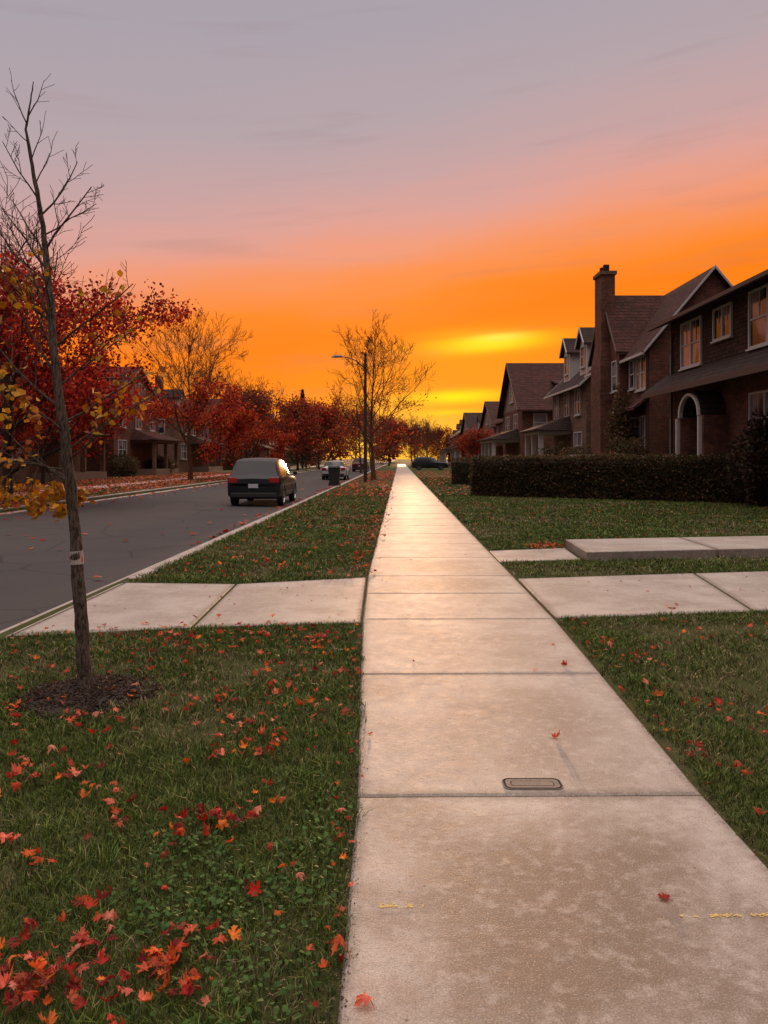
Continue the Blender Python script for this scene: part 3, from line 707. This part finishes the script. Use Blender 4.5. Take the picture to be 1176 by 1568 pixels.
# ------------------------------------------------------------ houses
class House:
    def __init__(s,name,xf,y0,sg=1):
        s.e=empty(name,(0,0,0)); s.xf=xf;s.y0=y0;s.sg=sg; s.b={}
    def w(s,u,d,z): return (s.xf+s.sg*d,s.y0+u,z)
    def hexa(s,part,mat,P):
        v,f,_=s.b.setdefault((part,mat.name),([],[],mat)); b=len(v); v+=[s.w(*p) for p in P]
        f+=[(b,b+1,b+2,b+3),(b+7,b+6,b+5,b+4),(b,b+4,b+5,b+1),(b+1,b+5,b+6,b+2),(b+2,b+6,b+7,b+3),(b+3,b+7,b+4,b)]
    def box(s,part,mat,u0,u1,d0,d1,z0,z1):
        s.hexa(part,mat,[(u0,d0,z0),(u1,d0,z0),(u1,d1,z0),(u0,d1,z0),(u0,d0,z1),(u1,d0,z1),(u1,d1,z1),(u0,d1,z1)])
    def slab(s,part,mat,q,t_=.14):
        s.hexa(part,mat,[(a,b,c-t_) for a,b,c in q]+list(q))
    def gable_u(s,u0,u1,d0,d1,ze,zr,roof,wall,oh=.45,ohu=.35,trim=None,bh=.17):
        dm=(d0+d1)/2; sl=(zr-ze)/(dm-d0)
        for (da,sgn) in ((d0,-1),(d1,1)):
            s.slab('roof',roof,[(u0-ohu,dm,zr+.15),(u1+ohu,dm,zr+.15),(u1+ohu,da+sgn*oh,ze-sl*oh+.15),(u0-ohu,da+sgn*oh,ze-sl*oh+.15)])
            if trim:
                for uu in (u0-ohu-.05,u1+ohu+.003):
                    s.slab('bargeboards',trim,[(uu,dm,zr+.17),(uu+.047,dm,zr+.17),(uu+.047,da+sgn*oh,ze-sl*oh+.17),(uu,da+sgn*oh,ze-sl*oh+.17)],bh)
                s.box('fascia',trim,u0-ohu,u1+ohu,min(da+sgn*oh,da+sgn*(oh+.1))+.0,max(da+sgn*oh,da+sgn*(oh+.1)),ze-sl*oh-.02,ze-sl*oh+.10)
        for uu in (u0,u1-.2):
            s.hexa('gable_wall',wall,[(uu,d0,ze),(uu+.2,d0,ze),(uu+.2,d1,ze),(uu,d1,ze),(uu,dm-.01,zr-.01),(uu+.2,dm-.01,zr-.01),(uu+.2,dm+.01,zr-.01),(uu,dm+.01,zr-.01)])
    def gable_d(s,u0,u1,d0,d1,ze,zr,roof,wall,oh=.4,ohd=.35,trim=None):
        um=(u0+u1)/2; sl=(zr-ze)/(um-u0)
        for (ua,sgn) in ((u0,-1),(u1,1)):
            s.slab('roof',roof,[(um,d0-ohd,zr+.15),(um,d1,zr+.15),(ua+sgn*oh,d1,ze-sl*oh+.15),(ua+sgn*oh,d0-ohd,ze-sl*oh+.15)])
            if trim: s.slab('bargeboards',trim,[(um,d0-ohd-.05,zr+.17),(um,d0-ohd-.003,zr+.17),(ua+sgn*oh,d0-ohd-.003,ze-sl*oh+.17),(ua+sgn*oh,d0-ohd-.05,ze-sl*oh+.17)],.2)
        s.hexa('gable_wall',wall,[(u0,d0,ze),(u1,d0,ze),(u1,d0+.2,ze),(u0,d0+.2,ze),(um-.01,d0,zr-.01),(um+.01,d0,zr-.01),(um+.01,d0+.2,zr-.01),(um-.01,d0+.2,zr-.01)])
    def winf(s,u0,u1,z0,z1,d=0,mull=1,rail=True,tr=None,grid=True):
        tr=tr or M_trim; fw=.08
        s.box('window_glass',M_glass,u0,u1,d-.012,d+.05,z0,z1)
        s.box('window_frames',tr,u0-fw,u0,d-.07,d+.04,z0-fw,z1+fw); s.box('window_frames',tr,u1,u1+fw,d-.07,d+.04,z0-fw,z1+fw)
        s.box('window_frames',tr,u0+.001,u1-.001,d-.068,d+.04,z1,z1+fw-.003); s.box('window_sills',tr,u0-fw-.05,u1+fw+.05,d-.13,d+.03,z0-fw-.06,z0-fw-.002)
        s.box('window_frames',tr,u0+.001,u1-.001,d-.068,d+.04,z0-fw+.003,z0)
        for k in range(1,mull+1):
            c=u0+(u1-u0)*k/(mull+1); s.box('window_frames',tr,c-.045,c+.045,d-.06,d+.03,z0,z1)
        if rail: s.box('window_frames',tr,u0,u1,d-.045,d+.02,(z0+z1)/2-.03,(z0+z1)/2+.03)
        if grid:
            np_=mull+1
            for k in range(np_):
                c=u0+(u1-u0)*(k+.5)/np_; s.box('window_muntins',tr,c-.012,c+.012,d-.03,d+.01,(z0+z1)/2+.03,z1)
    def wins(s,d0,d1,z0,z1,u=0,tr=None):
        tr=tr or M_trim; fw=.08
        s.box('window_glass',M_glass,u-.012,u+.05,d0,d1,z0,z1)
        s.box('window_frames',tr,u-.06,u+.04,d0-fw,d0,z0-fw,z1+fw); s.box('window_frames',tr,u-.06,u+.04,d1,d1+fw,z0-fw,z1+fw)
        s.box('window_frames',tr,u-.058,u+.04,d0+.001,d1-.001,z1,z1+fw-.003); s.box('window_frames',tr,u-.058,u+.04,d0+.001,d1-.001,z0-fw+.003,z0)
        s.box('window_frames',tr,u-.045,u+.02,d0,d1,(z0+z1)/2-.03,(z0+z1)/2+.03)
    def porch(s,u0,u1,dd,z,roof,n=3,col=None):
        col=col or M_trim
        s.box('porch_floor',M_stucco,u0,u1,-dd,-.002,0,.55)
        for k in range(n):
            c=u0+.2+(u1-u0-.4)*k/(n-1)
            s.box('porch_columns',col,c-.14,c+.14,-dd+.1,-dd+.38,.552,z-.2)
        s.box('porch_beam',col,u0,u1,-dd+.05,-.002,z-.198,z)
        s.hexa('porch_roof',roof,[(u0-.3,-dd-.3,z+.002),(u1+.3,-dd-.3,z+.002),(u1+.3,-.003,z+.002),(u0-.3,-.003,z+.002),(u0-.3,-dd-.3,z+.1),(u1+.3,-dd-.3,z+.1),(u1-.5,-.003,z+1.0),(u0+.5,-.003,z+1.0)])
    def done(s):
        for (part,mn),(v,f,m) in s.b.items(): mesh_py(part,v,f,[m],parent=s.e)
        return s.e

h=House('shingle_house',11.9,17.5)
Wd=14.2
h.box('walls_lower',M_brick,0,Wd,0,9,0,4.6); h.box('walls_upper',M_shing,-.05,Wd+.05,-.06,9.05,4.602,7.1)
h.gable_u(-.05,Wd+.05,-.06,9.05,7.1,8.9,M_roofg,M_shing,oh=.65,ohu=.5,trim=M_trimd)
h.box('gutter',M_trimd,-.5,Wd+.5,-.90,-.812,6.80,6.93)
h.slab('pent_roof',M_roofg,[(-.4,-.065,4.95),(Wd+.45,-.065,4.95),(Wd+.45,-1.1,4.2),(-.4,-1.1,4.2)],.16)
h.box('pent_fascia',M_trimd,-.4,Wd+.45,-1.16,-1.102,3.98,4.19)
h.winf(11.2,13.0,5.1,6.75,-.06,1); h.winf(8.7,10.0,5.75,6.75,-.06,1,False); h.winf(5.0,7.3,5.1,6.8,-.06,1); h.winf(1.4,3.4,5.1,6.75,-.06,1)
h.winf(4.6,7.4,2.0,3.55,0,2); h.winf(.8,3.2,1.9,3.5,0,1); 
h.box('portico_walls',M_brick,9.0,9.35,-.9,-.002,0,3.0); h.box('portico_walls',M_brick,11.0,11.35,-.9,-.002,0,3.0)
pts=[]
for k in range(13):
    a=math.pi*k/12; pts.append((10.175-.825*math.cos(a),3.0+.75*math.sin(a)))
for k in range(12):
    (a0,z0),(a1,z1)=pts[k],pts[k+1]
    o=lambda a,z:(10.175+(a-10.175)*1.13,3.0+(z-3.0)*1.13)
    (b0,y0_),(b1,y1_)=o(a0,z0),o(a1,z1)
    h.hexa('portico_arch',M_trim,[(a0,-.98,z0),(a1,-.98,z1),(a1,-.84,z1),(a0,-.84,z0),(b0,-.98,y0_),(b1,-.98,y1_),(b1,-.84,y1_),(b0,-.84,y0_)])
    h.hexa('portico_vault',M_roofg,[(b0,-.9,y0_+.01),(b1,-.9,y1_+.01),(b1,-.01,y1_+.01),(b0,-.01,y0_+.01),(b0,-.9,y0_+.08),(b1,-.9,y1_+.08),(b1,-.01,y1_+.08),(b0,-.01,y0_+.08)])
for c in (9.17,11.17): h.box('portico_columns',M_trim,c-.06,c+.06,-1.02,-.902,0,2.97)
h.box('front_door',M_trimd,9.6,10.75,-.05,-.004,.5,2.7); h.winf(12.0,13.4,2.1,3.4,0,1)
h.box('downspout',M_trimd,Wd-.2,Wd-.12,-.15,-.062,0,6.6)
h.wins(2.0,3.2,5.2,6.6,-.05)
h.done()
h=House('brick_house',12.0,34.8); Wd=9.3
h.box('walls',M_brick,0,Wd,0,5.7,0,6.6)
h.gable_u(0,Wd,0,5.7,6.6,10.0,M_roof,M_brick,oh=.35,ohu=.3,trim=M_trim,bh=.13)
h.box('bay_walls',M_brick,3.0,7.6,-.45,-.002,0,6.9); h.gable_d(3.0,7.6,-.45,2.85,6.9,9.85,M_roof,M_brick,oh=.25,ohd=.2,trim=M_trimd)
h.box('chimney_base',M_brick,4.3,6.1,-1.0,-.452,0,6.2)
h.hexa('chimney_shoulder',M_brick,[(4.3,-1.0,6.202),(6.1,-1.0,6.202),(6.1,-.453,6.202),(4.3,-.453,6.202),(4.5,-.9,7.4),(5.7,-.9,7.4),(5.7,-.3,7.4),(4.5,-.3,7.4)])
h.box('chimney_stack',M_brick,4.5,5.7,-.9,-.2,7.402,10.9); h.box('chimney_cap',M_brick2,4.42,5.78,-.98,-.12,10.902,11.08)
for c in (4.8,5.4): h.box('chimney_pots',M_roof,c-.13,c+.13,-.7,-.44,11.082,11.45)
h.winf(.35,1.6,4.75,6.2,0,1); h.winf(2.0,2.6,4.9,6.2,0,0,); h.winf(3.3,4.0,4.9,6.3,-.45,0); h.winf(6.5,7.3,4.9,6.3,-.45,0); h.winf(8.1,9.0,4.9,6.2,0,0)
h.winf(.5,2.4,1.5,3.4,0,2); h.winf(7.9,9.0,1.5,3.2,0,1); h.wins(2.5,3.3,7.4,8.1); h.wins(1.0,1.8,4.8,6.1); h.wins(3.8,4.6,4.8,6.1); h.wins(1.0,2.2,1.6,3.2)
h.slab('pent_roof',M_roof,[(-.2,-.003,4.4),(2.9,-.003,4.4),(2.9,-.8,3.8),(-.2,-.8,3.8)],.12)
h.box('downspout',M_trimd,.05,.15,-.12,-.003,0,6.3)
h.done()
h=House('brick_house',12.2,46.4); Wd=9.2
h.box('walls',M_brick2,0,Wd,0,7.4,0,6.3); h.gable_u(0,Wd,0,7.4,6.3,9.8,M_roofg,M_brick2,oh=.5,ohu=.35,trim=M_trim)
for c in (2.0,6.4):
    h.box('dormer_walls',M_trim,c-.85,c+.85,.35,3.0,6.75,8.7); h.gable_d(c-.85,c+.85,.35,3.2,8.7,9.6,M_roofg,M_trim,oh=.2,ohd=.25,trim=M_trim); h.winf(c-.4,c+.4,7.3,8.5,.35,0)
for c in (1.3,4.2,7.2): h.winf(c,c+1.2,4.3,5.8,0,1)
h.winf(1,2.8,1.5,3.1,0,1); h.porch(3.6,8.8,2.2,3.3,M_roofg); h.wins(1.2,2.1,4.3,5.7); h.wins(4.4,5.3,4.3,5.7); h.wins(2.4,3.2,7.2,8.2)
h.done()
h=House('brick_house',11.6,64.5); Wd=10.5
h.box('walls',M_brick,0,Wd,0,9,0,5.8); h.gable_d(0,Wd,0,9,5.8,10.0,M_roof,M_stucco,oh=.5,ohd=.5,trim=M_trimd)
h.winf(2,4,3.8,5.3,0,1); h.winf(6.5,8.5,3.8,5.3,0,1); h.winf(4.4,6.1,6.6,8.0,0,1); h.porch(1.5,9,2.4,3.1,M_roofg,4)
h.box('dormer_walls',M_trim,.9,2.4,3.2,5.4,6.4,7.8); h.slab('dormer_roof',M_roof,[(3.6,3.0,8.5),(3.6,5.6,8.5),(.6,5.6,7.9),(.6,3.0,7.9)]); h.wins(3.6,5.0,6.8,7.6,.9); h.wins(1,2,3.8,5.2)
h.done()
def generic(name,xf,y0,Wd,D,ze,zr,sg,wall,roof,kind,rr,col=None):
    h=House(name,xf,y0,sg); tm=M_trimd if sg<0 else (M_trim,M_trimd)[int(rr.random()<.6)]
    h.box('walls',wall,0,Wd,0,D,0,ze)
    if kind==0: h.gable_u(0,Wd,0,D,ze,zr,roof,wall,trim=tm)
    else: h.gable_d(0,Wd,0,D,ze,zr,roof,M_stucco,trim=tm); h.winf(Wd/2-.8,Wd/2+.8,ze+.5,ze+1.8,0,1)
    n=3
    for k in range(n):
        c=Wd*(k+.5)/n; h.winf(c-.7,c+.7,ze-2.2,ze-.7,0,1)
    h.winf(1,3,1.5,3.0,0,1); h.porch(Wd*.35,Wd-.6,2.2,3.1,roof,3,col)
    cu=rr.uniform(.8,Wd-2); h.box('chimney',M_brick,cu,cu+.9,D*.35,D*.35+.7,ze,zr+1.1); h.wins(1.5,2.4,ze-2.2,ze-.8); h.wins(D-3,D-2.1,ze-2.2,ze-.8)
    if kind==0:
        c=Wd*rr.uniform(.3,.6); h.box('dormer_walls',M_trim,c-.9,c+.9,.9,D/2,ze+.7,ze+1.9); h.gable_d(c-.9,c+.9,.9,D/2,ze+1.9,ze+2.7,roof,M_trim,oh=.2,ohd=.2); h.winf(c-.5,c+.5,ze+.95,ze+1.75,.9,0)
    h.done()
rr=np.random.default_rng(99)
y=80
k=0
while y<185:
    generic('brick_house',11.4+K*y*.9+rr.uniform(-.6,1.2),y,rr.uniform(9,12),8.5,rr.uniform(5.2,6.5),rr.uniform(8.2,10.3),1,(M_brick,M_brick2)[k%2],(M_roof,M_roofg)[(k//2)%2],int(rr.random()<.5),rr); y+=rr.uniform(13.5,17); k+=1
y=26;k=1
while y<200:
    generic('brick_house',-23.4+K*y,y,12.5,9,6.4,9.6,-1,(M_brick2,M_brick)[k%2],(M_roofg,M_roof)[k%2],k%2,rr,M_brick2); y+=18.5;k+=1

# ------------------------------------------------------------ vehicles
M_tire=simple('tyre_rubber',(.02,.02,.02),.85,.1,10,0); M_rim=simple('alloy_wheel',(.4,.4,.42),.3,.1,10,0,metal=.9)
M_tail=simple('tail_light',(.35,.015,.012),.2,.1,10,0); M_plate=simple('number_plate',(.5,.5,.55),.5,.1,30,0); M_blk=simple('black_plastic',(.02,.02,.02),.6,.1,10,0); M_head=simple('head_light',(.6,.6,.6),.1,.05,10,0)
M_cglass=simple('car_glass',(.015,.016,.02),.12,.1,1,0,spec=.3)
def paint(name,c):
    m,t_,b=newmat(name); b.inputs['Base Color'].default_value=c4(c); b.inputs['Metallic'].default_value=.1; b.inputs['Specular IOR Level'].default_value=.3; b.inputs['Coat Weight'].default_value=.25
    tc=t_.n('ShaderNodeTexCoord').outputs['Object']; n=t_.noise(tc,3); t_.set(b.inputs['Roughness'],t_.m('ADD',.3,t_.m('MULTIPLY',n,.25))); return m
SUV=[(0,.78,.45,.82,.72,.98),(.07,.90,.32,1.0,.80,1.06),(.14,.925,.28,1.06,.80,1.14),(.38,.93,.26,1.07,.70,1.60),(.64,.93,.25,1.07,.70,1.68),(1.4,.93,.25,1.06,.70,1.71),(2.3,.93,.25,1.04,.69,1.69),(2.85,.93,.25,1.02,.66,1.58),(3.55,.93,.25,1.0,.80,1.07),(4.3,.91,.28,.93,.74,.98),(4.6,.85,.33,.80,.70,.86),(4.68,.76,.40,.70,.62,.76)]
SED=[(0,.76,.42,.78,.68,.90),(.07,.86,.30,.92,.74,.97),(.6,.90,.24,.96,.78,1.01),(.85,.91,.24,.96,.72,1.06),(1.35,.91,.22,.96,.60,1.40),(2.2,.91,.22,.95,.61,1.44),(2.7,.91,.22,.94,.59,1.38),(3.45,.91,.22,.92,.76,.99),(4.3,.88,.26,.82,.72,.87),(4.55,.80,.32,.70,.66,.76)]
def car(name,loc,rot,body,st,sc=1.0):
    e=empty(name,loc); e.rotation_euler=(0,0,rot); e.scale=(sc,sc,sc); v=[];f=[];mi_=[]
    for (s_,w,zb,be,wr,ro) in st:
        half=[(w*.85,zb),(w*.985,zb+.12),(w,zb+.32 if zb+.32<be else (zb+be)/2),(w,be-.1),(w*.97,be),(wr,ro-.07),(wr*.82,ro-.01)]
        ring=[(0,zb)]+half+[(0,ro+.01)]+[(-a,b) for a,b in half[::-1]]
        v+=[(a,s_,b) for a,b in ring]
    n=16
    for i in range(len(st)-1):
        for k in range(n):
            f.append((i*n+k,i*n+(k+1)%n,(i+1)*n+(k+1)%n,(i+1)*n+k)); m_=0
            a,b=st[i],st[i+1]; tall=lambda q:q[5]-q[3]>.3
            if k in (5,10) and tall(a) and tall(b): m_=1
            if k in (6,7,8,9) and (tall(a)!=tall(b)): m_=1
            if k in (5,10) and (tall(a)!=tall(b)): m_=1
            if k in (0,15): m_=2
            mi_.append(m_)
    f.append(tuple(range(n))[::-1]); mi_.append(0); f.append(tuple((len(st)-1)*n+k for k in range(n))); mi_.append(0)
    o=mesh_py('body',v,f,[body,M_cglass,M_blk],mi_,smooth=True,parent=e)
    md=o.modifiers.new('bev','BEVEL'); md.width=.025; md.segments=2; md.limit_method='ANGLE'; md.angle_limit=math.radians(25)
    L=st[-1][0]; w=st[4][1]
    def bx(nm,m,x0,x1,y0,y1,z0,z1,bev=.015):
        vv=[(x,y,z) for z in (z0,z1) for x,y in ((x0,y0),(x1,y0),(x1,y1),(x0,y1))]
        o=mesh_py(nm,vv,[(0,3,2,1),(4,5,6,7),(0,1,5,4),(1,2,6,5),(2,3,7,6),(3,0,4,7)],[m],parent=e)
        if bev: b_=o.modifiers.new('b','BEVEL'); b_.width=bev; b_.segments=2
    zl=st[1][3]
    for sx in (-1,1):
        a,b=sorted((sx*w*.60,sx*w*.955)); bx('tail_light',M_tail,a,b,-.012,.2,zl-.16,zl+.02)
        a,b=sorted((sx*w*.55,sx*w*.9)); bx('head_light',M_head,a,b,L-.3,L-.03,.66,.78)
        a,b=sorted((sx*w*1.0,sx*w*1.16)); bx('wing_mirror',body,a,b,L*.69,L*.69+.12,st[5][3],st[5][3]+.14,.03)
        for yy in (L*.19,L*.80):
            x0=sx*(w-.20); x1=sx*(w+.005)
            ring=[]
            for (xx,r_) in ((x0,.30),(x0,.34),(x1-sx*.03,.345),(x1,.32),(x1,.23)):
                ring.append([(xx,yy+r_*math.cos(t_*.3927),.345+r_*math.sin(t_*.3927)) for t_ in range(16)])
            V=[p for r_ in ring for p in r_]; F=[];MI=[]
            for i in range(4):
                for k in range(16): F.append((i*16+k,i*16+(k+1)%16,(i+1)*16+(k+1)%16,(i+1)*16+k)); MI.append(0)
            c=len(V); V+=[(x1-sx*.03,yy+.22*math.cos(t_*.3927),.345+.22*math.sin(t_*.3927)) for t_ in range(16)]
            for k in range(0,16): F.append((64+k,64+(k+1)%16,c+(k+1)%16,c+k)); MI.append(1)
            F.append(tuple(c+k for k in range(16))); MI.append(0)
            for k in range(5):
                a=k*1.2566; b=len(V); 
                for (rr_,da) in ((.04,.6),(.04,-.6),(.225,-.16),(.225,.16)): V.append((x1-sx*.012,yy+rr_*math.cos(a+da),.345+rr_*math.sin(a+da)))
                F.append((b,b+1,b+2,b+3)); MI.append(1)
            mesh_py('wheel',V,F,[M_tire,M_rim],MI,parent=e)
            T=Tubes(); T.add([(sx*(w-.01),yy+.40*math.cos(a),.345+.40*math.sin(a)) for a in [math.pi*k/10 for k in range(11)]],[.03]*11,5)
            mesh_np('wheel_arch',[tuple(p) for p in T.v],T.f,[M_blk],parent=e)
    bx('number_plate',M_plate,-.17,.17,-.03,.0,.66,.80,.004); bx('rear_bumper',M_blk,-w*.86,w*.86,-.04,.12,.33,.50,.03); bx('front_bumper',M_blk,-w*.8,w*.8,L-.12,L+.03,.3,.48,.03)
    return e
dark=paint('paint_black',(.012,.013,.018)); white=paint('paint_white',(.6,.6,.62)); maroon=paint('paint_maroon',(.08,.02,.02)); grey=paint('paint_grey',(.12,.12,.13))
car('parked_car',(-4.35,25.6,-.12),math.radians(-1.2),dark,SUV,.96)
car('parked_car',(-3.75,57,-.12),math.radians(-1.2),white,SED)
car('parked_car',(-2.9,92,-.12),math.radians(-1.2),maroon,SUV)
car('parked_car',(-10.0,70,-.12),math.radians(-1.2),grey,SED)
car('parked_car',(8.4,37.5,0),math.radians(-90),dark,SUV)
car('parked_car',(3.6,100,0),math.radians(-90),dark,SUV)

# ------------------------------------------------------------ trash bin
e=empty('trash_bin',(-2.65,41,0))
def tap(nm,m,a,b,z0,z1,off=(0,0),parent=e,bev=.02):
    v=[(x*a[0]+off[0],y*a[1]+off[1],z0) for x,y in ((-1,-1),(1,-1),(1,1),(-1,1))]+[(x*b[0]+off[0],y*b[1]+off[1],z1) for x,y in ((-1,-1),(1,-1),(1,1),(-1,1))]
    o=mesh_py(nm,v,[(0,3,2,1),(4,5,6,7),(0,1,5,4),(1,2,6,5),(2,3,7,6),(3,0,4,7)],[m],parent=parent); md=o.modifiers.new('b','BEVEL'); md.width=bev; md.segments=2
tap('bin_body',M_blk,(.24,.26),(.31,.36),.06,1.0); tap('lid',M_blk,(.34,.40),(.30,.34),1.003,1.10); tap('handle',M_blk,(.28,.03),(.28,.03),.92,.98,(0,.42))
for sx in (-1,1): tap('bin_wheel',M_tire,(.03,.11),(.03,.11),0,.2,(sx*.29,.26),bev=.05)

# ------------------------------------------------------------ utility pole with lamp arm
e=empty('utility_pole',(-1.15,47.5,0))
T=Tubes(); T.add([(0,0,0),(0,0,4),(0,0,8.0)],[.12,.10,.075],12); mesh_np('pole',[tuple(p) for p in T.v],T.f,[M_barkd],smooth=True,parent=e)
T=Tubes(); T.add([(0,0,7.0),(-.5,0,7.5),(-1.1,0,7.75),(-1.5,0,7.78)],[.035,.032,.03,.03],8); mesh_np('lamp_arm',[tuple(p) for p in T.v],T.f,[M_blk],smooth=True,parent=e)
T=Tubes(); T.add([(-1.4,0,7.78),(-1.55,0,7.8),(-1.85,0,7.8),(-2.1,0,7.76)],[.03,.07,.09,.03],10); mesh_np('lamp_head',[tuple(p) for p in T.v],T.f,[simple('lamp_grey',(.2,.2,.2),.4,.1,10,0)],smooth=True,parent=e)
